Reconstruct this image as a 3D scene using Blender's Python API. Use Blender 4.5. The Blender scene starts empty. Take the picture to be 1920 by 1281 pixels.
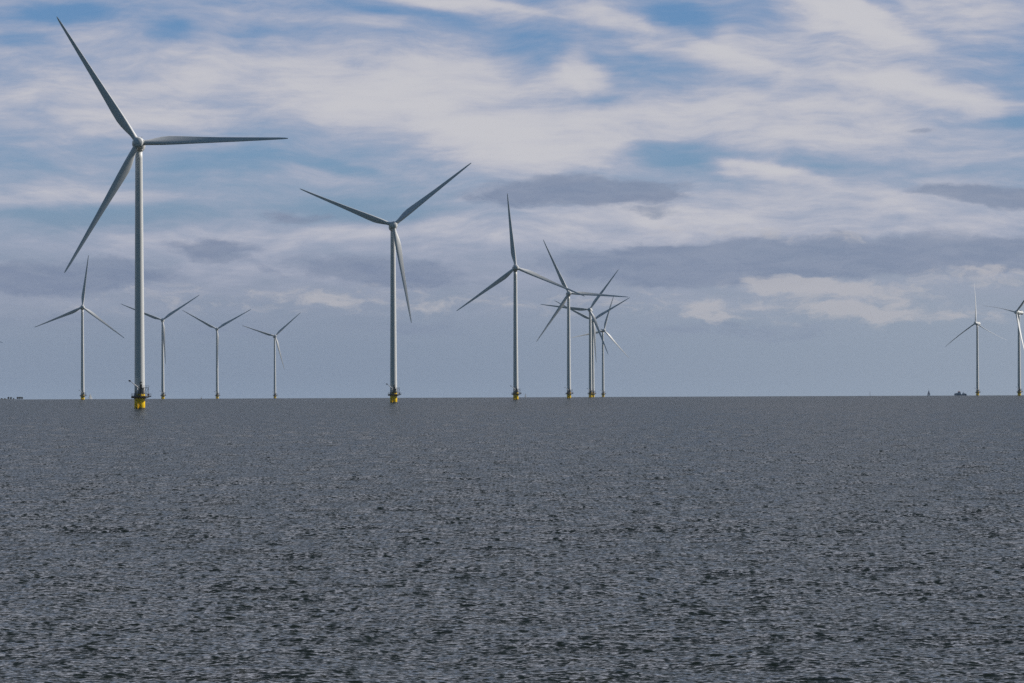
import bpy, bmesh, math, random
import numpy as np
from mathutils import Vector, Matrix

sc = bpy.context.scene
COL = sc.collection
PI = math.pi
R = math.radians

# ------------------------------------------------------------------ the place
F = 9940.0            # focal length in pixels of the 1920 wide photograph
RE = 7.4e6            # effective earth radius (with refraction)
CAM_H = 7.0
PITCH = (731.6 - 640.5) / F
ROLL = 0.00414
SUN_AZ, SUN_EL = R(76.0), R(33.0)       # azimuth from +Y towards +X


def level(px, py):
    dx, dy = px - 960.0, 640.5 - py
    return dx * math.cos(ROLL) + dy * math.sin(ROLL), -dx * math.sin(ROLL) + dy * math.cos(ROLL)


def azimuth(px, py):
    u, v = level(px, py)
    return math.atan2(u, F * math.cos(PITCH) - v * math.sin(PITCH))


def sea_z(x, y):
    return -(x * x + y * y) / (2 * RE)


def spot(px, py, dist):
    """the point on the sea seen in that direction at that distance"""
    a = azimuth(px, py)
    x, y = dist * math.sin(a), dist * math.cos(a)
    return Vector((x, y, sea_z(x, y))), a


# ------------------------------------------------------------------ materials
def lin(r, g, b):
    def f(c):
        c /= 255.0
        return c / 12.92 if c <= 0.04045 else ((c + 0.055) / 1.055) ** 2.4
    return (f(r), f(g), f(b))


def new_mat(name):
    m = bpy.data.materials.new(name)
    m.use_nodes = True
    nt = m.node_tree
    nt.nodes.clear()
    return m, nt


def paint(name, col, rough=0.4, dirt=0.12, scale=0.6, stretch=(1, 1, 0.08), metal=0.0, dirt_col=None, spec=0.5):
    m, nt = new_mat(name)
    N, L = nt.nodes, nt.links
    out = N.new('ShaderNodeOutputMaterial')
    b = N.new('ShaderNodeBsdfPrincipled')
    tc = N.new('ShaderNodeTexCoord')
    mp = N.new('ShaderNodeMapping')
    mp.inputs['Scale'].default_value = stretch
    nz = N.new('ShaderNodeTexNoise')
    nz.inputs['Scale'].default_value = scale
    nz.inputs['Detail'].default_value = 2
    nz.inputs['Roughness'].default_value = 0.5
    cr = N.new('ShaderNodeMapRange')
    cr.inputs['From Min'].default_value = 0.42
    cr.inputs['From Max'].default_value = 0.72
    cr.inputs['To Min'].default_value = 0.0
    cr.inputs['To Max'].default_value = dirt
    mx = N.new('ShaderNodeMix')
    mx.data_type = 'RGBA'
    mx.inputs['A'].default_value = (*col, 1)
    dc = dirt_col or tuple(c * 0.35 for c in col)
    mx.inputs['B'].default_value = (*dc, 1)
    L.new(tc.outputs['Object'], mp.inputs['Vector'])
    L.new(mp.outputs['Vector'], nz.inputs['Vector'])
    L.new(nz.outputs['Fac'], cr.inputs['Value'])
    L.new(cr.outputs['Result'], mx.inputs['Factor'])
    L.new(mx.outputs['Result'], b.inputs['Base Color'])
    b.inputs['Roughness'].default_value = rough
    b.inputs['Metallic'].default_value = metal
    b.inputs['Specular IOR Level'].default_value = spec
    L.new(b.outputs['BSDF'], out.inputs['Surface'])
    return m


M = {
    'tower': paint('tower_paint', (0.64, 0.66, 0.67), 0.42, 0.08, 0.12, (1, 1, 0.2)),
    'blade': paint('blade_paint', (0.66, 0.68, 0.70), 0.5, 0.08, 0.12, (1, 1, 0.4)),
    'nacelle': paint('nacelle_paint', (0.64, 0.66, 0.67), 0.4, 0.10, 0.7, (1, 1, 1)),
    'yellow': paint('yellow_coating', (1.0, 0.66, 0.002), 0.5, 0.14, 1.4, (1, 1, 0.15), dirt_col=(0.28, 0.13, 0.01), spec=0.25),
    'growth': paint('waterline_growth', (0.020, 0.022, 0.012), 0.7, 0.5, 2.0, (1, 1, 1)),
    'steel': paint('dark_steel', (0.045, 0.045, 0.055), 0.55, 0.4, 2.0, (1, 1, 1)),
    'rail': paint('railing_steel', (0.11, 0.11, 0.13), 0.5, 0.4, 3.0, (1, 1, 1)),
    'lattice': paint('lattice_steel', (0.16, 0.17, 0.19), 0.5, 0.3, 3.0, (1, 1, 1)),
    'crane': paint('crane_paint', (0.62, 0.63, 0.66), 0.4, 0.2, 2.0, (1, 1, 1)),
    'red': paint('red_box_paint', (0.30, 0.05, 0.045), 0.5, 0.2, 2.0, (1, 1, 1)),
    'dark': paint('dark_hatch', (0.02, 0.022, 0.03), 0.4, 0.2, 2.0, (1, 1, 1)),
    'hull': paint('ship_hull_blue', (0.12, 0.22, 0.34), 0.4, 0.3, 0.4, (1, 1, 1)),
    'cabin': paint('ship_cabin', (0.42, 0.55, 0.68), 0.4, 0.2, 0.5, (1, 1, 1)),
    'salmon': paint('wheelhouse_orange', (0.85, 0.33, 0.24), 0.4, 0.15, 0.5, (1, 1, 1)),
    'grey': paint('ship_grey', (0.38, 0.40, 0.46), 0.5, 0.2, 0.5, (1, 1, 1)),
    'navysail': paint('navy_sail_cloth', (0.03, 0.055, 0.12), 0.8, 0.2, 0.3, (1, 1, 1), spec=0.2),
    'whitesail': paint('white_sail_cloth', (0.72, 0.73, 0.74), 0.8, 0.1, 0.3, (1, 1, 1), spec=0.2),
    'greysail': paint('grey_sail_cloth', (0.30, 0.33, 0.38), 0.8, 0.1, 0.3, (1, 1, 1), spec=0.2),
    'bark': paint('bark', (0.06, 0.045, 0.03), 0.9, 0.3, 2.0, (1, 1, 1)),
    'leaf': paint('far_foliage', (0.035, 0.055, 0.045), 0.8, 0.5, 0.5, (1, 1, 1), dirt_col=(0.07, 0.09, 0.05)),
    'earth': paint('shore_earth', (0.07, 0.075, 0.06), 0.9, 0.5, 0.05, (1, 1, 1)),
}


# ------------------------------------------------------------------ mesh helpers
def link(name, bm, mat, parent=None, smooth=False, matrix=None):
    me = bpy.data.meshes.new(name)
    bmesh.ops.recalc_face_normals(bm, faces=bm.faces[:])
    bm.to_mesh(me)
    bm.free()
    me.materials.append(mat)
    if smooth:
        me.polygons.foreach_set('use_smooth', [True] * len(me.polygons))
    o = bpy.data.objects.new(name, me)
    COL.objects.link(o)
    if parent:
        o.parent = parent
    if matrix is not None:
        o.matrix_local = matrix
    return o


def box(bm, c, s, rot=None):
    m = Matrix.Translation(Vector(c))
    if rot is not None:
        m = m @ rot
    r = bmesh.ops.create_cube(bm, size=1.0, matrix=m @ Matrix.Diagonal((s[0], s[1], s[2], 1)))
    return r['verts']


def tube(bm, a, b, r0, r1=None, n=8, caps=True):
    a, b = Vector(a), Vector(b)
    r1 = r0 if r1 is None else r1
    d = (b - a)
    z = d.normalized()
    x = z.orthogonal().normalized()
    y = z.cross(x)
    v0 = [bm.verts.new(a + (x * math.cos(t) + y * math.sin(t)) * r0) for t in [2 * PI * i / n for i in range(n)]]
    v1 = [bm.verts.new(b + (x * math.cos(t) + y * math.sin(t)) * r1) for t in [2 * PI * i / n for i in range(n)]]
    for i in range(n):
        bm.faces.new((v0[i], v0[(i + 1) % n], v1[(i + 1) % n], v1[i]))
    if caps:
        bm.faces.new(v0[::-1])
        bm.faces.new(v1)


def lathe(bm, prof, n=48, axis='Z', closed_ends=True):
    """prof: list of (radius, height)"""
    rings = []
    for r, h in prof:
        ring = []
        for i in range(n):
            t = 2 * PI * i / n
            p = (r * math.cos(t), r * math.sin(t), h)
            if axis == 'Y':
                p = (r * math.cos(t), h, r * math.sin(t))
            ring.append(bm.verts.new(p))
        rings.append(ring)
    for a, b in zip(rings, rings[1:]):
        for i in range(n):
            bm.faces.new((a[i], a[(i + 1) % n], b[(i + 1) % n], b[i]))
    if closed_ends:
        bm.faces.new(rings[0][::-1])
        bm.faces.new(rings[-1])


def empty(name, loc, label, cat, group=None, rz=0.0):
    o = bpy.data.objects.new(name, None)
    o.empty_display_size = 1.0
    COL.objects.link(o)
    o.location = loc
    o.rotation_euler = (0, 0, rz)
    o['label'] = label
    o['category'] = cat
    if group:
        o['group'] = group
    return o


# ------------------------------------------------------------------ wind turbine
HUB_Z = 115.0
OVER = 5.6
TILT = R(5.5)
BL = 64.2


def blade_mesh():
    bm = bmesh.new()
    #        r     chord  thick  twist  pre  leading edge offset
    st = [(1.2, 2.35, 1.00, 0, 0.0), (2.6, 2.35, 1.00, 14, 0.0), (4.5, 2.55, 0.86, 14, 0.0), (7.0, 3.20, 0.62, 13, 0.0),
          (10.0, 3.85, 0.44, 12, 0.0), (13.0, 4.05, 0.36, 11, 0.0), (17.0, 3.85, 0.31, 9.5, 0.05), (22.0, 3.40, 0.27, 8, 0.1),
          (28.0, 2.90, 0.24, 6, 0.25), (35.0, 2.40, 0.22, 4.5, 0.55), (42.0, 2.00, 0.20, 3, 1.0), (49.0, 1.60, 0.19, 2, 1.6),
          (55.0, 1.25, 0.18, 1, 2.2), (60.0, 0.95, 0.17, 0.5, 2.8), (62.6, 0.70, 0.16, 0, 3.1), (63.8, 0.42, 0.15, 0, 3.25),
          (BL, 0.12, 0.15, 0, 3.3)]
    n = 28
    rings = []
    for r, c, t, tw, pre in st:
        circ = max(0.0, min(1.0, (t - 0.36) / 0.64))
        tw = R(tw + 2.0)
        ring = []
        for i in range(n):
            a = 2 * PI * i / n
            # airfoil, x from leading edge (0) to trailing edge (1)
            x = 0.5 * (1 - math.cos(a))
            s = 1 if a < PI else -1
            yt = 5 * t * (0.2969 * math.sqrt(max(x, 0)) - 0.126 * x - 0.3516 * x * x + 0.2843 * x ** 3 - 0.1036 * x ** 4)
            camber = 0.10 * (1 - circ) * x * (1 - x)
            af = Vector(((0.30 - x) * c, (s * yt + camber) * c))
            cc = Vector((0.5 * math.cos(a) * c, 0.5 * math.sin(a) * c * t if circ < 1 else 0.5 * math.sin(a) * c))
            p = af.lerp(cc, circ)
            # +X leading edge, +Y downwind; twist turns the nose upwind
            X = p.x * math.cos(tw) - p.y * math.sin(tw) * -1
            Y = -p.x * math.sin(tw) + p.y * math.cos(tw)
            ring.append(bm.verts.new((X, Y - pre, r * 1.014)))
        rings.append(ring)
    for a, b in zip(rings, rings[1:]):
        for i in range(n):
            bm.faces.new((a[i], a[(i + 1) % n], b[(i + 1) % n], b[i]))
    bm.faces.new(rings[0][::-1])
    bm.faces.new(rings[-1])
    me = bpy.data.meshes.new('blade')
    bmesh.ops.recalc_face_normals(bm, faces=bm.faces[:])
    bm.to_mesh(me)
    bm.free()
    me.materials.append(M['blade'])
    me.polygons.foreach_set('use_smooth', [True] * len(me.polygons))
    return me


BLADE = blade_mesh()


def rotor_matrix(yaw):
    """frame of the rotor: X to the viewer's right, -Y along the shaft into the wind, tilted up"""
    return Matrix.Rotation(-yaw, 4, 'Z') @ Matrix.Rotation(-TILT, 4, 'X')


def hub_pos(yaw):
    return rotor_matrix(yaw) @ Vector((0, -OVER, 0)) + Vector((0, 0, HUB_Z - OVER * math.sin(TILT)))


def make_turbine():
    t = empty('wind_turbine', (0, 0, 0), '', 'wind turbine')
    # foundation
    bm = bmesh.new()
    lathe(bm, [(2.33, -6), (2.33, 6.1), (2.22, 6.35)], 56)
    for s in (-1, 1):                              # boat landing fenders and ladder
        tube(bm, (-1.45 + 0.6 * s, -2.75, -4), (-1.45 + 0.6 * s, -2.75, 4.2), 0.16)
        for z in (0.6, 3.6):
            tube(bm, (-1.45 + 0.6 * s, -2.75, z), (-1.4 + 0.5 * s, -1.9, z), 0.12)
    for k in range(16):
        tube(bm, (-1.75, -2.72, -0.8 + 0.32 * k), (-1.15, -2.72, -0.8 + 0.32 * k), 0.03, n=5)
    f = link('foundation', bm, M['yellow'], t, True)
    bm = bmesh.new()
    lathe(bm, [(2.36, -3), (2.36, 0.30), (2.345, 0.42)], 56)
    link('waterline_band', bm, M['growth'], f, True)
    # tower with section flanges
    bm = bmesh.new()
    prof = []
    for k in range(31):
        z = 6.35 + (111.9 - 6.35) * k / 30
        prof.append((2.25 - (z - 6.35) / 105.5 * 0.68, z))
    lathe(bm, prof, 72)
    tw = link('tower', bm, M['tower'], t, True)
    a = R(14)
    n = Vector((math.sin(a), -math.cos(a), 0))
    rot = Matrix.Rotation(a, 4, 'Z')
    bm = bmesh.new()
    box(bm, n * 2.24 + Vector((0, 0, 9.55)), (0.95, 0.2, 1.9), rot)
    link('door', bm, M['dark'], tw)
    bm = bmesh.new()
    box(bm, n * 2.45 + Vector((0, 0, 11.4)), (0.85, 0.7, 0.35), rot)
    box(bm, n * 2.40 + Vector((-0.45, 0, 10.0)), (0.12, 0.5, 2.4), rot)
    link('door_canopy', bm, M['dark'], tw)
    # platform
    bm = bmesh.new()
    ctr = (0.25, 0)
    lathe(bm, [(3.85, 4.85), (3.95, 4.95), (3.95, 5.25), (3.85, 5.35)], 12)
    for v in bm.verts:
        v.co.x += ctr[0]
    for k in range(12):
        t_ = 2 * PI * (k + 0.5) / 12
        p0 = Vector((2.2 * math.cos(t_), 2.2 * math.sin(t_), 4.3))
        p1 = Vector((3.7 * math.cos(t_) + ctr[0], 3.7 * math.sin(t_), 4.86))
        tube(bm, p0, p1, 0.14, n=6)
    box(bm, (-2.9, -0.6, 4.75), (1.6, 2.6, 0.55))
    box(bm, (4.15, -0.4, 5.15), (1.7, 2.4, 0.3))
    pf = link('platform', bm, M['steel'], t)
    bm = bmesh.new()
    pts = [Vector((3.9 * math.cos(2 * PI * k / 12) + ctr[0], 3.9 * math.sin(2 * PI * k / 12), 0)) for k in range(12)]
    pts = [p for p in pts if p.x < 3.9] 
    loop = [Vector((4.95, 0.8, 0))] + [p for p in pts if True]
    full = [Vector((3.9 * math.cos(2 * PI * k / 12) + ctr[0], 3.9 * math.sin(2 * PI * k / 12), 0)) for k in range(1, 12)]
    ring = [Vector((4.95, -1.55, 0)), Vector((4.95, 0.75, 0))] + full
    for k in range(len(ring)):
        p, q = ring[k], ring[(k + 1) % len(ring)]
        for z in (5.75, 6.15, 6.6):
            tube(bm, p + Vector((0, 0, z)), q + Vector((0, 0, z)), 0.045, n=5)
        m = max(1, int((q - p).length / 1.1))
        for j in range(m):
            w = p.lerp(q, j / m)
            tube(bm, w + Vector((0, 0, 5.3)), w + Vector((0, 0, 6.62)), 0.05, n=5)
        box(bm, (p + q) / 2 + Vector((0, 0, 5.45)), ((q - p).length, 0.03, 0.16),
            Matrix.Rotation(math.atan2((q - p).y, (q - p).x), 4, 'Z'))
    link('railing', bm, M['rail'], pf)
    # raised access landing beside the tower door
    bm = bmesh.new()
    box(bm, (2.15, -2.15, 8.95), (3.6, 2.0, 0.14))
    for x, y in ((0.5, -3.0), (3.8, -3.0), (3.8, -1.3)):
        tube(bm, (x, y, 5.35), (x, y, 8.9), 0.09, n=6)
    for k in range(9):                              # steps
        box(bm, (0.9, -3.1 - 0.0, 5.5 + 0.37 * k), (0.8, 0.5, 0.06))
    box(bm, (0.35, -2.9, 7.2), (0.5, 0.6, 3.5))
    up = link('landing', bm, M['steel'], t)
    # flared lattice basket
    bm = bmesh.new()
    for x0, x1, y in ((1.4, 1.9, -2.6), (2.2, 2.9, -2.6), (3.0, 4.1, -2.6), (3.0, 4.1, -1.4), (2.2, 2.9, -1.4)):
        tube(bm, (x0, y, 6.3), (x1, y - 0.2, 9.9), 0.055, n=5)
    for x0, x1 in ((1.2, 3.0), (2.2, 3.9), (3.0, 2.2)):
        tube(bm, (x0, -2.6, 6.4), (x1, -2.75, 9.0), 0.04, n=5)
    for z, w in ((6.4, 3.05), (9.2, 3.9), (9.9, 4.1)):
        tube(bm, (1.5, -2.75, z), (w, -2.75, z), 0.05, n=5)
        tube(bm, (w, -2.75, z), (w, -1.4, z), 0.05, n=5)
    link('basket_frame', bm, M['lattice'], t)
    # deck gear
    bm = bmesh.new()
    vs = box(bm, (3.75, -1.0, 6.0), (0.9, 0.9, 0.75))
    bmesh.ops.bevel(bm, geom=list({e for v in vs for e in v.link_edges}), offset=0.06, segments=1, affect='EDGES')
    link('red_locker', bm, M['red'], t)
    bm = bmesh.new()
    vs = box(bm, (-2.0, -2.6, 5.95), (0.9, 0.7, 1.2))
    bmesh.ops.bevel(bm, geom=list({e for v in vs for e in v.link_edges}), offset=0.05, segments=1, affect='EDGES')
    link('cabinet', bm, M['grey'], t)
    # davit crane
    bm = bmesh.new()
    tube(bm, (-1.05, -3.1, 5.3), (-1.05, -3.1, 9.0), 0.24, 0.2, n=12)
    tube(bm, (-0.65, -3.1, 9.1), (-4.05, -3.3, 12.0), 0.24, 0.13, n=10)
    tube(bm, (-1.05, -3.1, 7.6), (-2.2, -3.2, 10.2), 0.08, n=6)
    cr = link('crane', bm, M['crane'], t, True)
    bm = bmesh.new()
    vs = box(bm, (-4.3, -3.3, 12.05), (1.05, 0.5, 0.62), Matrix.Rotation(R(12), 4, 'Y'))
    bmesh.ops.bevel(bm, geom=list({e for v in vs for e in v.link_edges}), offset=0.1, segments=1, affect='EDGES')
    tube(bm, (-4.5, -3.3, 11.8), (-4.5, -3.3, 11.2), 0.05, n=5)
    link('crane_winch', bm, M['dark'], cr)
    return t


def make_rotor_parts(t):
    """nacelle, spinner and hub meshes in the rotor frame, origin at the hub centre"""
    bm = bmesh.new()
    lathe(bm, [(1.2, 1.3), (2.45, 1.45), (2.72, 1.75), (2.78, 2.3), (2.78, 4.6), (2.55, 4.9), (2.5, 5.2), (2.5, 11.6),
               (2.35, 12.5), (1.9, 13.1), (1.1, 13.35)], 48, 'Y')
    # yaw bearing skirt under the nacelle (the tower stands OVER behind the hub)
    tube(bm, (0, OVER, -1.2), (0, OVER, -2.95), 1.95, 1.75, n=40)
    box(bm, (0, 9.6, 2.75), (2.6, 4.4, 0.7))
    na = link('nacelle', bm, M['nacelle'], t, True)
    bm = bmesh.new()
    tube(bm, (-0.9, 11.9, 2.3), (-0.9, 11.9, 4.5), 0.05, n=6)
    tube(bm, (0.9, 11.9, 2.3), (0.9, 11.9, 4.3), 0.05, n=6)
    tube(bm, (-0.9, 11.9, 4.4), (-0.5, 11.9, 4.4), 0.05, n=6)
    tube(bm, (-0.95, 11.9, 3.2), (0.95, 11.9, 3.2), 0.05, n=6)
    tube(bm, (0.55, 11.9, 4.2), (1.25, 11.9, 4.2), 0.05, n=6)
    link('wind_mast', bm, M['steel'], na)
    bm = bmesh.new()
    lathe(bm, [(2.35, 1.28), (2.42, 0.9), (2.42, -0.9), (2.30, -1.35), (2.02, -1.95), (1.88, -2.12), (1.78, -2.16),
               (1.2, -2.42), (0.5, -2.56), (0.05, -2.58)], 60, 'Y')
    sp = link('spinner', bm, M['nacelle'], t, True)
    return na, sp


proto = make_turbine()
make_rotor_parts(proto)


def copy_tree(o, parent=None):
    c = o.copy()
    COL.objects.link(c)
    if parent:
        c.parent = parent
    for ch in list(o.children):
        copy_tree(ch, c)
    return c


def set_rotor(t, yaw, theta, pitch=0.0):
    m = Matrix.Translation(hub_pos(yaw)) @ rotor_matrix(yaw)
    for ch in t.children:
        s = ch.name.split('.')[0]
        if s in ('nacelle', 'spinner'):
            ch.matrix_local = m
    for th in theta:
        b = bpy.data.objects.new('blade', BLADE)
        COL.objects.link(b)
        b.parent = t
        b.matrix_local = m @ Matrix.Rotation(PI / 2 - R(th), 4, 'Y') @ Matrix.Rotation(R(pitch), 4, 'Z')
        # round collar at the blade root
        c = bpy.data.objects.new('root_collar', COLLAR)
        COL.objects.link(c)
        c.parent = b


bm = bmesh.new()
tube(bm, (0, 0, 2.28), (0, 0, 2.62), 1.26, 1.24, n=40)
_c = link('collar_source', bm, M['nacelle'], None, True)
COLLAR = _c.data
COLLAR.name = 'root_collar'
bpy.data.objects.remove(_c)

GROUPS = 'wind turbines standing in the water'
#  tower px, base py, distance, yaw deg, blade angles (or first one), label
TURB = [
    (262.0, 766, 2303, 3, (122.6, 1.0, 241.0), 'by far the largest turbine, crane and railed platform on its thick yellow foot'),
    (738.0, 755, 3442, -3, (158.7, 38.3, 279.6), 'second largest turbine, alone mid water, lower blade hanging beside its tower'),
    (967.2, 750, 4613, -5, (96.0, 216.0, 336.5), 'third largest turbine, one blade straight up, right blade crossing its smaller neighbour'),
    (1066.8, 747, 5800, -5, (115.3, 235.6, 355.6), 'turbine with one blade level to the right, foremost of the overlapping cluster'),
    (1107.2, 745.7, 6932, 8, (53.7, 173.7, 293.2), 'cluster turbine in the centre whose blade points almost level to the left, hiding another tower'),
    (1111.9, 745.1, 7906, -6, (31.0, 153.0, 273.0), 'turbine mostly hidden behind the tower of a nearer cluster turbine'),
    (1130.9, 744.6, 9134, -23, (71.7, 191.7, 311.7), 'smallest turbine of the overlapping cluster, one blade leaning right of upright'),
    (155.0, 750, 6591, -2, (83.0, 203.0, 322.5), 'small turbine beside a white sailing boat, one blade almost upright'),
    (305.4, 748.5, 7723, 3, (33.6, 158.6, 274.0), 'small turbine just behind the largest one, left blade passing behind its tower'),
    (407.3, 747.7, 8765, 0, (29.6, 151.2, 270.5), 'small turbine with blades in an even Y shape, lower blade in front of its tower'),
    (515.5, 747.1, 9801, -9, (42.0, 162.3, 283.8), 'smallest turbine in the far row, lower blade swung clear to the right of its tower'),
    (1833.0, 741.9, 8441, 29, (92.0, 212.5, 331.5), 'slender turbine right of the work boat, turned aside, one thin blade upright'),
    (1911.2, 742.1, 7332, 44, (48.5, 168.5, 289.0), 'turbine cut by the picture edge, showing its nacelle side on'),
    (-60.0, 749.8, 9500, 4, (347.5, 107.5, 227.5), 'far turbine beyond the picture edge with only one blade tip in view'),
]
insts = []
for i, (px, py, D, yaw, th, lab) in enumerate(TURB):
    t = proto if i == 0 else copy_tree(proto)
    insts.append(t)
for t, (px, py, D, yaw, th, lab) in zip(insts, TURB):
    p, a = spot(px, py, D)
    t.location = p
    t.rotation_euler = (0, 0, -a)
    t['label'] = lab
    t['group'] = GROUPS
    set_rotor(t, R(yaw), th, -78.0 if yaw > 25 else 0.0)     # the two idle machines are feathered


# ------------------------------------------------------------------ boats and marks
def sail_mesh(bm, foot_x, foot_z, tack_x, head_x, head_z, thick=0.06, bulge=0.5):
    """triangular sail with a belly; from tack (near the mast) to clew (foot_x)"""
    n = 8
    front, back = [], []
    for side, store in ((-1, front), (1, back)):
        for i in range(n + 1):
            v = i / n
            z = foot_z + (head_z - foot_z) * v
            xa = tack_x + (head_x - tack_x) * v
            xb = foot_x + (head_x - foot_x) * v ** 1.15
            row = []
            for j in range(5):
                s = j / 4
                x = xa + (xb - xa) * s
                y = bulge * math.sin(PI * s) * (1 - v) ** 0.7 * -1 + side * thick / 2
                row.append(bm.verts.new((x, y, z)))
            store.append(row)
        for a, b in zip(store, store[1:]):
            for j in range(4):
                bm.faces.new((a[j], a[j + 1], b[j + 1], b[j]))
    for i in range(n):
        for j in (0, 4):
            bm.faces.new((front[i][j], back[i][j], back[i + 1][j], front[i + 1][j]))
    for j in range(4):
        bm.faces.new((front[0][j], back[0][j], back[0][j + 1], front[0][j + 1]))


def hull_mesh(bm, L_, B, free, sheer=0.4, draft=0.5, bow=1):
    """pointed hull along X, bow at +X*bow"""
    n = 12
    rows = []
    for i in range(n + 1):
        s = i / n
        w = B / 2 * (1 - max(0, (s - 0.35) / 0.65) ** 2.2) * (0.78 + 0.22 * min(1, s / 0.35))
        w = max(w, 0.03)
        x = (-L_ / 2 + L_ * s) * bow
        z1 = free + sheer * max(0, s - 0.4) ** 1.5 * 2
        pts = [(x, -w, z1), (x * 0.985, -w * 0.92, 0.1), (x * 0.93, -w * 0.45, -draft), (x * 0.93, w * 0.45, -draft),
               (x * 0.985, w * 0.92, 0.1), (x, w, z1)]
        rows.append([bm.verts.new(p) for p in pts])
    for a, b in zip(rows, rows[1:]):
        for j in range(6):
            bm.faces.new((a[j], a[(j + 1) % 6], b[(j + 1) % 6], b[j]))
    bm.faces.new(rows[0][::-1])
    bm.faces.new(rows[-1])


def sailing_boat(px, py, D, label, mat_sail, mat_hull, height, length, rz, narrow=1.0, group=None):
    p, a = spot(px, py, D)
    t = empty('sailing_boat', p, label, 'sailing boat', group, rz - a)
    bm = bmesh.new()
    hull_mesh(bm, length, length * 0.3, 1.0)
    link('hull', bm, mat_hull, t)
    bm = bmesh.new()
    box(bm, (-0.3, 0, 1.25), (length * 0.35, length * 0.16, 0.5))
    link('cabin', bm, mat_hull, t)
    bm = bmesh.new()
    tube(bm, (0.6, 0, 0.8), (0.6, 0, height), 0.09, 0.05)
    tube(bm, (0.6, 0, 2.0), (-length * 0.42, 0, 2.0), 0.07)
    link('mast', bm, M['grey'], t)
    bm = bmesh.new()
    sail_mesh(bm, -length * 0.40 * narrow, 2.1, 0.45, 0.5, height - 0.2)
    link('mainsail', bm, mat_sail, t)
    bm = bmesh.new()
    sail_mesh(bm, 0.9, 1.6, length * 0.47, 0.75, height * 0.88, bulge=0.35)
    link('jib', bm, mat_sail, t)
    return t


sailing_boat(1741.3, 741.9, 11600, 'dark navy sailing boat on the horizon left of the work boat', M['navysail'], M['hull'],
             13.4, 9.0, R(35), group='sailing boats on the horizon')
sailing_boat(169.3, 748.8, 11200, 'white sailing boat just right of a small turbine', M['whitesail'], M['whitesail'],
             12.3, 9.5, R(25), group='sailing boats on the horizon')
sailing_boat(985.2, 745.2, 12300, 'faint grey sailing boat right of the third largest turbine', M['greysail'], M['greysail'],
             9.2, 6.5, R(40), group='sailing boats on the horizon')

# work boat
p, a = spot(1801, 741.5, 10600)
t = empty('work_boat', p, 'blue grey work boat with an orange wheelhouse top and deck crane', 'work boat', None, -a)
S = 10600 / F     # metres to a photo pixel there
bm = bmesh.new()
hull_mesh(bm, 23.5 * S, 7.0, 2.6, 1.6, 1.0, bow=-1)
link('hull', bm, M['hull'], t)
bm = bmesh.new()
for c, s in (((-8.6, 0, 4.0), (4.0, 3.6, 1.6)), ((-3.6, 0, 4.0), (9.0, 5.4, 2.4)), ((-2.6, 0, 5.6), (6.4, 4.8, 1.6))):
    vs = box(bm, c, s)
    bmesh.ops.bevel(bm, geom=list({e for v in vs for e in v.link_edges}), offset=0.2, segments=1, affect='EDGES')
cb = link('cabin', bm, M['cabin'], t)
bm = bmesh.new()
for x in (-6.4, -4.6, -2.8, -1.0):
    box(bm, (x, -2.72, 4.3), (0.9, 0.06, 0.7))
link('cabin_window', bm, M['dark'], cb)
bm = bmesh.new()
vs = box(bm, (-2.9, 0, 7.3), (5.2, 4.2, 1.9))
bmesh.ops.bevel(bm, geom=list({e for v in vs for e in v.link_edges}), offset=0.3, segments=2, affect='EDGES')
wh = link('wheelhouse', bm, M['salmon'], t)
bm = bmesh.new()
box(bm, (-2.9, -2.12, 7.0), (4.4, 0.08, 0.6))
link('windscreen', bm, M['dark'], wh)
bm = bmesh.new()
tube(bm, (-3.2, 0, 8.2), (-3.2, 0, 10.4), 0.16, 0.08)
tube(bm, (-4.4, 0, 9.3), (-2.0, 0, 9.3), 0.08)
link('mast', bm, M['salmon'], t)
bm = bmesh.new()
tube(bm, (4.0, 0, 2.6), (4.0, 0, 5.0), 0.6, 0.5)
tube(bm, (3.8, 0, 4.6), (6.4, 0, 7.4), 0.38, 0.22)
tube(bm, (6.4, 0, 7.4), (8.6, 0, 4.4), 0.26, 0.16)
tube(bm, (4.6, 0, 4.0), (6.0, 0, 6.4), 0.16)
link('crane', bm, M['grey'], t)
bm = bmesh.new()
for c, s in (((6.0, 0.4, 3.5), (4.6, 3.6, 2.2)), ((9.6, 0, 3.2), (3.2, 4.0, 1.4))):
    box(bm, c, s)
link('deck_cargo', bm, M['grey'], t)

# beacon mast
p, a = spot(1631.3, 742.2, 11300)
t = empty('beacon_mast', p, 'thin lattice beacon mast standing alone on the horizon', 'beacon')
bm = bmesh.new()
for x, y in ((-0.5, -0.5), (0.5, -0.5), (0, 0.6)):
    tube(bm, (x, y, -1), (x * 0.25, y * 0.25, 8.6), 0.10, 0.07, n=6)
for k in range(9):
    z, s = k * 1.0, 1 - k * 0.085
    tube(bm, (-0.5 * s, -0.5 * s, z), (0.5 * s * 0.92, -0.5 * s * 0.92, z + 0.9), 0.05, n=5)
    tube(bm, (0.5 * s, -0.5 * s, z), (0, 0.6 * s, z + 0.9), 0.05, n=5)
link('mast', bm, M['steel'], t)
bm = bmesh.new()
lathe(bm, [(0.3, 8.5), (0.36, 8.7), (0.36, 9.3), (0.1, 9.6)], 12)
link('lantern', bm, M['lattice'], t)

# small buoy
p, a = spot(377.4, 748.2, 9900)
t = empty('buoy', p, 'tiny dark buoy on the horizon between two small turbines', 'buoy')
bm = bmesh.new()
lathe(bm, [(0.5, -0.6), (1.0, -0.2), (1.0, 0.6), (0.7, 0.9), (0.35, 2.9), (0.2, 3.1)], 16)
link('float', bm, M['dark'], t, True)
bm = bmesh.new()
tube(bm, (0, 0, 3.05), (0, 0, 3.7), 0.08)
lathe(bm, [(0.02, 3.7), (0.5, 3.75), (0.02, 4.5)], 12)
link('topmark', bm, M['dark'], t)

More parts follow.
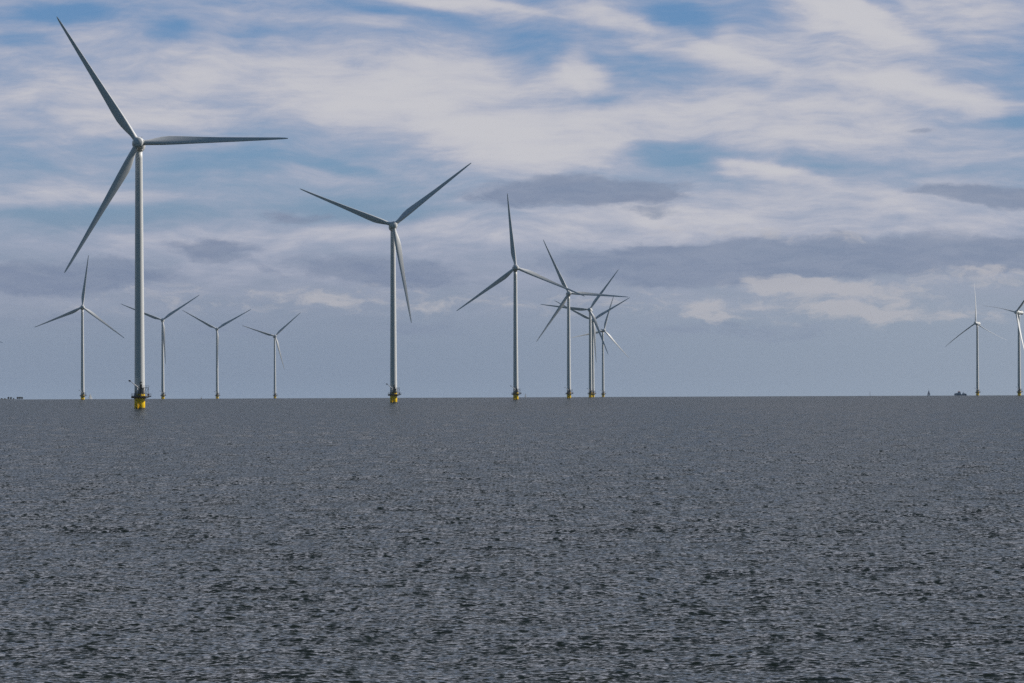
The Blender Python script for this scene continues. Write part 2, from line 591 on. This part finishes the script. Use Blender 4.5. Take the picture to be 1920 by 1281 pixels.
# ------------------------------------------------------------------ low far shore with trees
rnd = random.Random(5)
LD = 13600.0
LS = LD / F
bm = bmesh.new()
prev = None
rows = []
xs = np.linspace(-420, 46, 90)
for k, px in enumerate(xs):
    d0, aa = spot(px, 749.5, LD)
    edge = min(1.0, (46 - px) / 8.0)
    top = (1.4 + 1.3 * math.sin(k * 0.7) * 0.3 + rnd.uniform(-0.1, 0.3)) * edge + 0.15
    row = []
    for off, z in ((-18, -1.0), (-8, top * 0.8), (0, top), (10, top * 0.9), (26, -1.0)):
        dd, _ = spot(px, 749.5, LD + off)
        row.append(bm.verts.new((dd.x, dd.y, dd.z + z)))
    rows.append(row)
for a_, b_ in zip(rows, rows[1:]):
    for j in range(4):
        bm.faces.new((a_[j], a_[j + 1], b_[j + 1], b_[j]))
o = link('shore', bm, M['earth'])
o['kind'] = 'structure'
o['label'] = 'low strip of far shore on the horizon'


def tree(px, width, height, label):
    d, a = spot(px, 749.5, LD)
    d.z += 1.0
    t = empty('tree', d, label, 'tree', 'trees on the far shore', -a)
    bm = bmesh.new()
    tube(bm, (0, 0, -0.5), (0.1, 0, height * 0.5), 0.35, 0.2)
    for k in range(5):
        g = 2 * PI * k / 5
        tube(bm, (0.05, 0, height * 0.3), (math.cos(g) * width * 0.3, math.sin(g) * width * 0.3, height * 0.7), 0.16, 0.05)
    link('trunk', bm, M['bark'], t)
    bm = bmesh.new()
    for k in range(520):
        while True:
            v = Vector((rnd.uniform(-1, 1), rnd.uniform(-1, 1), rnd.uniform(-1, 1)))
            if v.length < 1 and v.length > rnd.random() * 0.8:
                break
        lump = 0.85 + 0.2 * math.sin(v.x * 5 + px) * math.cos(v.y * 4)
        c = Vector((v.x * width / 2 * lump, v.y * width / 2 * lump, height * 0.56 + v.z * height * 0.46 * lump))
        q = Matrix.Rotation(rnd.uniform(0, 2 * PI), 4, 'Z') @ Matrix.Rotation(rnd.uniform(0, PI), 4, 'X')
        s = rnd.uniform(0.35, 0.75)
        vs = [bm.verts.new(c + q @ Vector(w)) for w in ((-s, -s * 0.6, 0), (s, -s * 0.5, 0.1), (s * 0.8, s * 0.6, 0), (-s * 0.7, s * 0.5, -0.1))]
        bm.faces.new(vs)
    link('crown', bm, M['leaf'], t)


for px, w, h, lab in (
        (-8, 5.5, 2.4, 'low bushy tree cut by the picture edge on the far shore'),
        (3.0, 6, 2.6, 'first low bushy tree in view from the picture edge on the far shore'),
        (9.0, 6, 2.2, 'second low bushy tree in view from the picture edge on the far shore'),
        (15.8, 5.2, 5.6, 'taller tree on the far shore, next to the low bushes'),
        (20.6, 5.6, 5.3, 'taller tree on the far shore between a tall tree and a lone small bush'),
        (25.6, 3.4, 3.0, 'lone small bush between two tree clumps on the far shore'),
        (33.2, 6.2, 5.4, 'first tree of the rightmost dark clump on the far shore, beside the gap'),
        (37.2, 6.4, 5.9, 'middle tree of the rightmost dark clump on the far shore'),
        (41.2, 5.4, 5.2, 'last tree of the rightmost dark clump on the far shore, at its open end')):
    tree(px, w * LS * 0.8, h * LS * 0.9, lab)


# ------------------------------------------------------------------ the lake: one sheet with real waves
def water_mesh():
    rng = np.random.default_rng(11)
    # radial rows
    r = [0.6, 1.5, 3, 6, 12, 20, 30, 42, 56, 70, 82, 92, 100]
    while r[-1] < 17000:
        x = r[-1]
        r.append(x + DR * (x / 120.0) ** 1.35)
    r = np.array(r)
    dr = np.gradient(r)
    # columns: dense where the photograph looks, sparse around
    dense = np.linspace(R(-6.6), R(6.6), NC)
    side = np.array([8, 10, 13, 17, 23, 31, 42, 56, 74, 95, 120, 150], float)
    az = np.concatenate([-R(1) * side[::-1], dense, R(1) * side])
    nr, nc = len(r), len(az)
    X = (r[:, None] * np.sin(az)[None, :]).astype(np.float64)
    Y = (r[:, None] * np.cos(az)[None, :]).astype(np.float64)
    # jitter so that rows do not line up
    h = np.zeros((nr, nc))
    n1, n2, n3 = 45, 90, 30
    nw = n1 + n2 + n3
    lam = np.concatenate([np.exp(rng.uniform(math.log(1.8), math.log(4.8), n1)), np.exp(rng.uniform(math.log(0.32), math.log(1.4), n2)), np.exp(rng.uniform(math.log(3.5), math.log(8.0), n3))])
    ang = np.radians(np.concatenate([rng.normal(4, 24, n1), rng.normal(0, 38, n2), rng.normal(3, 50, n3)]))
    ph = rng.uniform(0, 2 * PI, nw)
    sl = np.concatenate([np.full(n1, SLOPE1 / math.sqrt(n1)), np.full(n2, SLOPE2 / math.sqrt(n2)), np.full(n3, 0.07 / math.sqrt(n3))])
    amp = sl * math.sqrt(2) * lam / (2 * PI)
    ly = lam
    colspace = np.gradient(az)
    cs = 500
    for i0 in range(0, nr, cs):
        sl_ = slice(i0, min(nr, i0 + cs))
        acc = np.zeros((sl_.stop - sl_.start, nc))
        for k in range(nw):
            kk = 2 * PI / lam[k]
            fade = np.clip(ly[k] / dr[sl_] / 1.3 - 1.3, 0, 1)
            if ly[k] > 1.8:
                fade = np.maximum(fade, 0.8)
            if fade.max() <= 0:
                continue
            arg = kk * (X[sl_] * math.sin(ang[k]) + Y[sl_] * math.cos(ang[k])) + ph[k]
            w = np.cos(arg)
            w = w + 0.18 * np.cos(2 * arg)              # peaked crests
            acc += amp[k] * fade[:, None] * w
        h[sl_] = acc
    # gusts: patches of livelier water
    g = np.zeros((nr, nc))
    for k in range(14):
        L_ = math.exp(rng.uniform(math.log(18), math.log(140)))
        d = rng.uniform(0, 2 * PI)
        g += np.cos(2 * PI / L_ * (X * math.sin(d) + 0.45 * Y * math.cos(d)) + rng.uniform(0, 6.28))
    h *= (1 + 0.03 * g)
    fr = np.clip((r - 60) / 40, 0, 1)[:, None]
    fc = (np.abs(az) <= R(6.7)).astype(float)[None, :]
    h *= fr * fc
    Z = -(X * X + Y * Y) / (2 * RE) + h
    co = np.stack([X, Y, Z], -1).reshape(-1, 3).astype(np.float32)
    ii, jj = np.meshgrid(np.arange(nr - 1), np.arange(nc - 1), indexing='ij')
    a = (ii * nc + jj).ravel()
    q = np.stack([a, a + 1, a + nc + 1, a + nc], -1)
    # close the circle behind the camera
    i = np.arange(nr - 1)
    qc = np.stack([i * nc + nc - 1, i * nc, (i + 1) * nc, (i + 1) * nc + nc - 1], -1)
    # centre fan as one polygon is left to a small ring of 0.6 m under the camera
    q = np.concatenate([q, qc]).astype(np.int32)
    me = bpy.data.meshes.new('water')
    nv, nf = len(co), len(q)
    me.vertices.add(nv)
    me.vertices.foreach_set('co', co.ravel())
    me.loops.add(nf * 4)
    me.loops.foreach_set('vertex_index', q.ravel())
    me.polygons.add(nf)
    me.polygons.foreach_set('loop_start', np.arange(0, nf * 4, 4, dtype=np.int32))
    me.polygons.foreach_set('use_smooth', np.ones(nf, dtype=bool))
    me.update(calc_edges=True)
    print('water', nr, nc, nv)
    return me


DR, NC, SLOPE1, SLOPE2 = 0.08, 1600, 0.050, 0.105
me = water_mesh()
m, nt = new_mat('lake_water')
N, L = nt.nodes, nt.links
out = N.new('ShaderNodeOutputMaterial')
body = N.new('ShaderNodeBsdfDiffuse')
body.inputs['Color'].default_value = (0.010, 0.015, 0.012, 1)
gl = N.new('ShaderNodeBsdfGlossy')
gl.inputs['Roughness'].default_value = 0.08
fr = N.new('ShaderNodeFresnel')
fr.inputs['IOR'].default_value = 1.333
fm = N.new('ShaderNodeMath')
fm.operation = 'MULTIPLY'
fm.inputs[1].default_value = 0.9
fp = N.new('ShaderNodeMath')
fp.operation = 'POWER'
fp.inputs[1].default_value = 1.0
mixs = N.new('ShaderNodeMixShader')
tc = N.new('ShaderNodeTexCoord')
geo = N.new('ShaderNodeNewGeometry')
acc = None
for fx, fy, ax, ay, det in ((3.0, 6.5, 0.3, 2.5, 2), (2.4, 0.60, 0.10, 0.5, 2), (1.3, 0.045, 0.10, 1.0, 3)):
    mp = N.new('ShaderNodeMapping')
    mp.inputs['Scale'].default_value = (fx, fy, 1)
    mp.inputs['Location'].default_value = (fx * 7, fy * 31, 0)
    nz = N.new('ShaderNodeTexNoise')
    nz.noise_dimensions = '2D'
    nz.inputs['Scale'].default_value = 1.0
    nz.inputs['Detail'].default_value = det
    nz.inputs['Roughness'].default_value = 0.6
    L.new(tc.outputs['Object'], mp.inputs['Vector'])
    L.new(mp.outputs['Vector'], nz.inputs['Vector'])
    sub = N.new('ShaderNodeVectorMath')
    sub.operation = 'SUBTRACT'
    sub.inputs[1].default_value = (0.5, 0.5, 0.5)
    L.new(nz.outputs['Color'], sub.inputs[0])
    mul = N.new('ShaderNodeVectorMath')
    mul.operation = 'MULTIPLY'
    mul.inputs[1].default_value = (ax, ay, 0)
    L.new(sub.outputs[0], mul.inputs[0])
    if acc is None:
        acc = mul
    else:
        ad = N.new('ShaderNodeVectorMath')
        ad.operation = 'ADD'
        L.new(acc.outputs[0], ad.inputs[0])
        L.new(mul.outputs[0], ad.inputs[1])
        acc = ad
ad = N.new('ShaderNodeVectorMath')
ad.operation = 'ADD'
L.new(geo.outputs['Normal'], ad.inputs[0])
L.new(acc.outputs[0], ad.inputs[1])
nm = N.new('ShaderNodeVectorMath')
nm.operation = 'NORMALIZE'
L.new(ad.outputs[0], nm.inputs[0])
L.new(nm.outputs[0], gl.inputs['Normal'])
L.new(nm.outputs[0], fr.inputs['Normal'])
L.new(fr.outputs[0], fp.inputs[0])
L.new(fp.outputs[0], fm.inputs[0])
L.new(fm.outputs[0], mixs.inputs['Fac'])
L.new(body.outputs[0], mixs.inputs[1])
L.new(gl.outputs[0], mixs.inputs[2])
L.new(mixs.outputs[0], out.inputs['Surface'])
me.materials.append(m)
w = bpy.data.objects.new('water', me)
COL.objects.link(w)
w['kind'] = 'structure'
w['label'] = 'choppy grey lake reaching to the horizon'

# ------------------------------------------------------------------ air
bm = bmesh.new()
box(bm, (0, 6000, 80), (30000, 28000, 280))
hz, nt = new_mat('sea_air')
vo = nt.nodes.new('ShaderNodeOutputMaterial')
pv = nt.nodes.new('ShaderNodeVolumePrincipled')
pv.inputs['Color'].default_value = (0.62, 0.72, 0.86, 1)
pv.inputs['Density'].default_value = 0.9e-5
pv.inputs['Anisotropy'].default_value = 0.0
nt.links.new(pv.outputs[0], vo.inputs['Volume'])
air = link('haze', bm, hz)
air['kind'] = 'stuff'
air['label'] = 'thin blue sea haze'

# ------------------------------------------------------------------ sky
STR = 0.05
world = bpy.data.worlds.new('World')
sc.world = world
world.use_nodes = True
nt = world.node_tree
nt.nodes.clear()
N, L = nt.nodes, nt.links


def sock(x):
    return x.outputs[0] if hasattr(x, 'outputs') else x


def plug(dst, v):
    if isinstance(v, (int, float)):
        dst.default_value = v
    else:
        L.new(sock(v), dst)


def math_(op, a, b=0.0, c=None, clamp=False):
    n = N.new('ShaderNodeMath')
    n.operation = op
    n.use_clamp = clamp
    plug(n.inputs[0], a)
    plug(n.inputs[1], b)
    if c is not None:
        plug(n.inputs[2], c)
    return n.outputs[0]


def smooth(v, lo, hi, a=0.0, b=1.0):
    n = N.new('ShaderNodeMapRange')
    n.interpolation_type = 'SMOOTHSTEP'
    plug(n.inputs['Value'], v)
    n.inputs['From Min'].default_value = lo
    n.inputs['From Max'].default_value = hi
    n.inputs['To Min'].default_value = a
    n.inputs['To Max'].default_value = b
    return n.outputs['Result']


def mixc(f, a, b):
    n = N.new('ShaderNodeMix')
    n.data_type = 'RGBA'
    plug(n.inputs['Factor'], f)
    for k, v in (('A', a), ('B', b)):
        if isinstance(v, tuple):
            n.inputs[k].default_value = (v[0], v[1], v[2], 1)
        else:
            L.new(sock(v), n.inputs[k])
    return n.outputs['Result']


def sky_rgb(r, g, b_):
    c = lin(r, g, b_)
    return tuple(x / STR for x in c)


def noise(vec, scale, detail=5, rough=0.55, stretch=(1, 1, 1), rot=0.0, off=(0, 0, 0), out_='Fac', dist=0.0):
    mp = N.new('ShaderNodeMapping')
    mp.inputs['Scale'].default_value = stretch
    mp.inputs['Rotation'].default_value = (0, 0, rot)
    mp.inputs['Location'].default_value = off
    L.new(sock(vec), mp.inputs['Vector'])
    nz = N.new('ShaderNodeTexNoise')
    nz.inputs['Scale'].default_value = scale
    nz.inputs['Detail'].default_value = detail
    nz.inputs['Roughness'].default_value = rough
    nz.inputs['Distortion'].default_value = dist
    L.new(mp.outputs[0], nz.inputs['Vector'])
    return nz.outputs[out_]


tc = N.new('ShaderNodeTexCoord')
sep = N.new('ShaderNodeSeparateXYZ')
L.new(tc.outputs['Generated'], sep.inputs[0])
dx, dy, dz = sep.outputs
azn = math_('ARCTAN2', dx, dy)
eln = math_('ARCSINE', dz)
# sky coordinates: hundredths of a radian-like units, x to the right of north, y down from 731.6
SX = math_('MULTIPLY_ADD', azn, F / 100.0, 9.60)
SY0 = math_('MULTIPLY_ADD', eln, -F / 100.0, 7.316)
SY = SY0
cmb = N.new('ShaderNodeCombineXYZ')
L.new(SX, cmb.inputs[0])
L.new(SY, cmb.inputs[1])
P0 = cmb.outputs[0]


def warp(p, scale, amt, stretch=(1, 1, 1), off=(0, 0, 0), detail=3):
    c = noise(p, scale, detail, 0.55, stretch, 0, off, 'Color')
    s = N.new('ShaderNodeVectorMath')
    s.operation = 'SUBTRACT'
    L.new(c, s.inputs[0])
    s.inputs[1].default_value = (0.5, 0.5, 0.5)
    a_ = N.new('ShaderNodeVectorMath')
    a_.operation = 'MULTIPLY_ADD'
    L.new(s.outputs[0], a_.inputs[0])
    a_.inputs[1].default_value = amt
    L.new(sock(p), a_.inputs[2])
    return a_.outputs[0]


PW = warp(P0, 0.6, (1.8, 0.75, 0), (0.6, 1.2, 1), detail=6)
PD = warp(P0, 1.1, (1.6, 0.55, 0), (0.7, 1.6, 1), (7, 3, 0), detail=9)


def blobs(p, items):
    acc_ = None
    for x, y, rx, ry, an, wt in items:
        mp = N.new('ShaderNodeMapping')
        mp.vector_type = 'TEXTURE'
        mp.inputs['Location'].default_value = (x / 100.0, y / 100.0, 0)
        mp.inputs['Rotation'].default_value = (0, 0, R(an))
        mp.inputs['Scale'].default_value = (rx / 100.0, ry / 100.0, 1)
        L.new(sock(p), mp.inputs['Vector'])
        g = N.new('ShaderNodeTexGradient')
        g.gradient_type = 'QUADRATIC_SPHERE'
        g2 = N.new('ShaderNodeTexGradient')
        g.gradient_type = 'SPHERICAL'
        N.remove(g2)
        L.new(mp.outputs[0], g.inputs['Vector'])
        # smooth falloff: f*f*(3-2f) through a smoothstep range
        f = g.outputs['Fac']
        n = N.new('ShaderNodeMapRange')
        n.interpolation_type = 'SMOOTHSTEP'
        L.new(f, n.inputs['Value'])
        n.inputs['To Max'].default_value = wt
        n.inputs['From Max'].default_value = 0.8
        if wt < 0:
            n.inputs['To Min'].default_value = 0
        acc_ = n.outputs['Result'] if acc_ is None else math_('ADD', acc_, n.outputs['Result'])
    return acc_


CIRRUS = [
    (840, 180, 420, 115, 0, 0.66), (610, 130, 420, 110, 0, 0.42), (250, 115, 340, 110, 0, 0.45), (80, 205, 330, 85, 0, 0.42),
    (500, 215, 420, 90, 0, 0.22), (930, 250, 380, 75, 6, 0.45), (1020, 300, 260, 65, 8, 0.45), (1300, 240, 470, 100, 0, 0.5),
    (1090, 130, 85, 60, 20, 0.50), (1290, 80, 310, 42, 17, 0.55), (1120, 20, 120, 50, 0, 0.35), (850, 14, 280, 24, 5, 0.55),
    (600, 35, 300, 30, 5, 0.30), (1570, 25, 240, 52, 20, 0.85), (1780, 15, 260, 60, 0, 0.45), (1600, 120, 420, 110, 0, 0.42),
    (1740, 178, 280, 42, 10, 0.60), (1500, 225, 480, 90, 0, 0.40), (1440, 328, 190, 26, 9, 0.60), (1720, 290, 420, 60, 0, 0.42),
    (1620, 400, 640, 72, 0, 0.55), (1130, 425, 420, 62, 0, 0.42), (820, 445, 300, 55, 0, 0.35), (120, 372, 300, 42, 0, 0.50),
    (330, 455, 300, 40, 0, 0.32), (600, 440, 200, 40, 0, 0.3), (560, 330, 160, 25, 8, 0.20), (300, 240, 300, 60, 0, 0.15),
    (1860, 70, 160, 60, 0, 0.3),
    (1440, 322, 150, 13, 9, 0.35), (1360, 318, 40, 22, 30, 0.3), (1090, 120, 60, 40, 30, 0.25), (1075, 150, 22, 45, -25, 0.2), (880, 12, 230, 11, 5, 0.3),
    (1330, 85, 260, 16, 17, 0.25), (1370, 60, 40, 22, 0, 0.2), (1590, 35, 190, 18, 22, 0.3), (1760, 180, 240, 14, 9, 0.3), (950, 245, 200, 18, 4, 0.2),
    (315, 58, 95, 38, 5, -0.60), (120, 22, 140, 30, 0, -0.60), (60, 78, 120, 24, 3, -0.40), (430, 305, 190, 42, 0, -0.44),
    (1010, 85, 150, 38, 8, -0.40), (760, 28, 160, 22, 3, -0.28), (1275, 45, 110, 65, 15, -0.56), (1265, 305, 190, 34, 0, -0.48),
    (1540, 313, 180, 24, 3, -0.34), (1850, 105, 150, 30, 10, -0.52), (1660, 12, 75, 22, 25, -0.40), (220, 405, 300, 34, 0, -0.36),
    (700, 395, 200, 40, 0, -0.52), (650, 318, 90, 20, 8, -0.40), (1300, 75, 90, 24, 10, -0.16), (1530, 30, 90, 22, 15, -0.24),
    (1480, 165, 160, 26, 4, -0.20), (1120, 190, 90, 18, 6, -0.20), (900, 212, 90, 16, 0, -0.18), (1860, 240, 130, 20, -4, -0.28),
]
DARK = [
    (1120, 360, 270, 46, 2, 1.0), (920, 372, 130, 26, 0, 0.4), (1835, 369, 160, 28, 4, 1.0), (90, 520, 330, 52, 0, 0.95),
    (235, 502, 90, 34, 0, 0.7), (400, 469, 135, 27, 2, 0.95), (580, 412, 110, 20, 0, 0.5), (730, 507, 260, 44, 3, 0.95),
    (1215, 403, 60, 20, 0, 0.6), (1230, 500, 340, 54, 0, 0.75), (1560, 486, 560, 62, -2, 1.05), (1880, 490, 260, 54, 0, 0.6),
    (480, 500, 60, 14, 20, 0.4), (1745, 257, 60, 11, 0, 0.3), (800, 612, 260, 32, 0, 0.38), (1430, 625, 240, 26, 0, 0.35),
    (430, 620, 220, 34, 0, 0.35), (1200, 622, 200, 24, 0, 0.25), (80, 600, 250, 30, 0, 0.2), (1320, 520, 220, 30, 0, 0.4),
]
GLOW = [
    (1560, 570, 380, 60, 2, 0.30), (650, 560, 420, 50, 0, 0.26), (1150, 570, 300, 50, 0, 0.24), (1450, 440, 500, 26, 0, 0.25), (200, 570, 300, 40, 0, 0.15),
    (1590, 586, 130, 22, 3, 0.75), (1470, 535, 130, 22, 4, 0.6), (1600, 545, 240, 30, 0, 0.45), (1340, 598, 90, 26, 10, 0.5),
    (1850, 520, 160, 28, 0, 0.55), (1660, 592, 60, 14, 0, 0.5), (612, 562, 70, 20, 0, 0.5), (1740, 595, 90, 24, 0, 0.35),
    (1850, 600, 70, 24, 0, 0.4), (1330, 575, 70, 20, 0, 0.35), (300, 535, 90, 24, 0, 0.3), (840, 570, 200, 24, 0, 0.22),
]

# clear air colour of the low sky, by height
ramp = N.new('ShaderNodeValToRGB')
cr = ramp.color_ramp
cr.interpolation = 'B_SPLINE'
stops = [(0, (100, 140, 184)), (150, (108, 146, 185)), (300, (120, 152, 182)), (400, (122, 150, 176)), (500, (136, 147, 168)),
         (600, (133, 147, 168)), (700, (128, 143, 165)), (735, (132, 148, 170)), (760, (136, 152, 173))]
cr.elements[0].position = 0
cr.elements[0].color = (*lin(*stops[0][1]), 1)
cr.elements[1].position = 1
cr.elements[1].color = (*lin(*stops[-1][1]), 1)
for y, c in stops[1:-1]:
    e = cr.elements.new(y / 760.0)
    e.color = (*lin(*c), 1)
L.new(math_('DIVIDE', SY, 7.6, clamp=True), ramp.inputs['Fac'])
sc_ = N.new('ShaderNodeVectorMath')
sc_.operation = 'SCALE'
L.new(ramp.outputs['Color'], sc_.inputs[0])
sc_.inputs['Scale'].default_value = 1 / STR
low = sc_.outputs[0]

PC = warp(P0, 0.35, (2.2, 1.2, 0), (0.8, 1.1, 1), (5, 1, 0), detail=2)      # slow curls of the high cloud
streak = noise(PC, 1.15, 8, 0.62, (0.32, 1.35, 1), R(-8))
fine = noise(PC, 2.8, 9, 0.62, (0.26, 1.2, 1), R(-14), (3, 9, 0), dist=0.2)
big = noise(P0, 0.5, 3, 0.5, (0.6, 1.4, 1), 0, (11, 2, 0))
cb_ = blobs(PW, CIRRUS)
cs_ = math_('MULTIPLY_ADD', math_('SUBTRACT', streak, 0.5), 1.5, math_('ADD', cb_, 0.21))
cs_ = math_('MULTIPLY_ADD', math_('SUBTRACT', fine, 0.5), 1.0, cs_)
hair = noise(PW, 5.5, 8, 0.6, (0.13, 1.2, 1), R(-16), (1, 4, 0))
cs_ = math_('MULTIPLY_ADD', math_('SUBTRACT', hair, 0.5), 0.55, cs_)
cs_ = math_('MULTIPLY_ADD', math_('SUBTRACT', big, 0.5), 0.5, cs_)
cmask = smooth(cs_, -0.42, 1.0)
# cirrus thins out towards the hazy horizon
low_fade = smooth(SY, 4.6, 6.6, 1.0, 0.0)
cmask = math_('MULTIPLY', cmask, low_fade)
ccol = mixc(smooth(cs_, 0.2, 1.35), sky_rgb(171, 175, 194), sky_rgb(198, 198, 204))
side = smooth(SX, 5.0, 20.0, 0.0, 1.0)
low = mixc(math_('MULTIPLY', side, smooth(SY, 4.0, 6.0, 0.0, 0.55)), low, sky_rgb(154, 166, 181))
col = mixc(cmask, low, ccol)

dn = noise(PD, 1.6, 9, 0.66, (0.5, 1.5, 1), 0, (2, 5, 0))
db = blobs(PD, DARK)
ds = math_('MULTIPLY_ADD', math_('SUBTRACT', dn, 0.5), 1.5, db)
dmask = smooth(ds, 0.12, 0.74, 0.0, 0.84)
dmask = math_('MULTIPLY', dmask, smooth(db, 0.0, 0.12))
dn2 = noise(PD, 2.4, 8, 0.62, (0.4, 1.8, 1), 0, (4, 8, 0))
dcol = mixc(smooth(dn2, 0.32, 0.68), mixc(side, sky_rgb(118, 132, 159), sky_rgb(124, 138, 163)), mixc(side, sky_rgb(132, 144, 167), sky_rgb(138, 149, 171)))
col = mixc(dmask, col, dcol)
gb = blobs(PD, GLOW)
gs = math_('MULTIPLY_ADD', math_('SUBTRACT', noise(PD, 2.8, 9, 0.66, (0.6, 1.4, 1), 0, (8, 1, 0)), 0.5), 2.2, gb)
gmask = math_('MULTIPLY', smooth(gs, 0.1, 0.8, 0.0, 0.75), smooth(gb, 0.0, 0.2))
col = mixc(gmask, col, sky_rgb(184, 183, 189))

# the rest of the dome: physical sky plus broken high cloud, unseen, added ahead to tone the water
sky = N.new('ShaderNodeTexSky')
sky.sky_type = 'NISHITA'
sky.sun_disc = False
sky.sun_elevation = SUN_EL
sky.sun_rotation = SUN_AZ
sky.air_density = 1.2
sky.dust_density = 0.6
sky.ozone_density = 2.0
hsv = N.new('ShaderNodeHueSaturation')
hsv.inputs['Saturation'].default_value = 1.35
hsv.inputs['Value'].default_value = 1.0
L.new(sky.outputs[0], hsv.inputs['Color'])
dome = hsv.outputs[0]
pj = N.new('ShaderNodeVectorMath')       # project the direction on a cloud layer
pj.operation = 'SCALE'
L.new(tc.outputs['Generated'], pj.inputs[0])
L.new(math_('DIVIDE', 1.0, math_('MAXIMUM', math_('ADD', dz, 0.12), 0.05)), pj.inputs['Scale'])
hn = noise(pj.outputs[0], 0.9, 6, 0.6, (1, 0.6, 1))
front = smooth(dy, -0.35, 0.5)  # left clear behind the camera to keep shaded sides dark
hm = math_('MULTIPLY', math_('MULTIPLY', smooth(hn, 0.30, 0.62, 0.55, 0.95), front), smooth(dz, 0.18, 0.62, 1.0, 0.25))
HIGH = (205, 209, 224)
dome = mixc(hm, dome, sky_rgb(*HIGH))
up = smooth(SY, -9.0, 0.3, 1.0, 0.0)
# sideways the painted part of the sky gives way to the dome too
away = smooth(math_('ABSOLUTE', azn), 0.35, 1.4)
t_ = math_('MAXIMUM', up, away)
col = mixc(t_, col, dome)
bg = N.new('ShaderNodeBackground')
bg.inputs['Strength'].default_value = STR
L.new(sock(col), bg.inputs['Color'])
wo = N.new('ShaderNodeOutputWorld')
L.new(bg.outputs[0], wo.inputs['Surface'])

# ------------------------------------------------------------------ sun
sd = bpy.data.lights.new('sun', 'SUN')
sd.energy = 4.6
sd.angle = R(0.53)
sd.color = (1.0, 0.93, 0.84)
so = bpy.data.objects.new('sun', sd)
COL.objects.link(so)
d = Vector((math.sin(SUN_AZ) * math.cos(SUN_EL), math.cos(SUN_AZ) * math.cos(SUN_EL), math.sin(SUN_EL)))
so.rotation_euler = d.to_track_quat('Z', 'Y').to_euler()
so.location = (0, 0, 400)

# ------------------------------------------------------------------ camera
cd = bpy.data.cameras.new('camera')
cd.sensor_width = 36.0
cd.lens = F * 36.0 / 1920.0
cd.clip_start = 1.0
cd.clip_end = 60000.0
co = bpy.data.objects.new('camera', cd)
COL.objects.link(co)
r0, u0 = Vector((1, 0, 0)), Vector((0, -math.sin(PITCH), math.cos(PITCH)))
f0 = Vector((0, math.cos(PITCH), math.sin(PITCH)))
rr = r0 * math.cos(ROLL) - u0 * math.sin(ROLL)
uu = r0 * math.sin(ROLL) + u0 * math.cos(ROLL)
mt = Matrix((rr, uu, -f0)).transposed().to_4x4()
mt.translation = Vector((0, 0, CAM_H))
co.matrix_world = mt
sc.camera = co

sc.view_settings.view_transform = 'Standard'
sc.view_settings.look = 'None'
sc.view_settings.exposure = 0
sc.view_settings.gamma = 1
sc.cycles.max_bounces = 5
sc.cycles.use_denoising = False
sc.cycles.caustics_reflective = False
sc.cycles.sample_clamp_indirect = 3.0
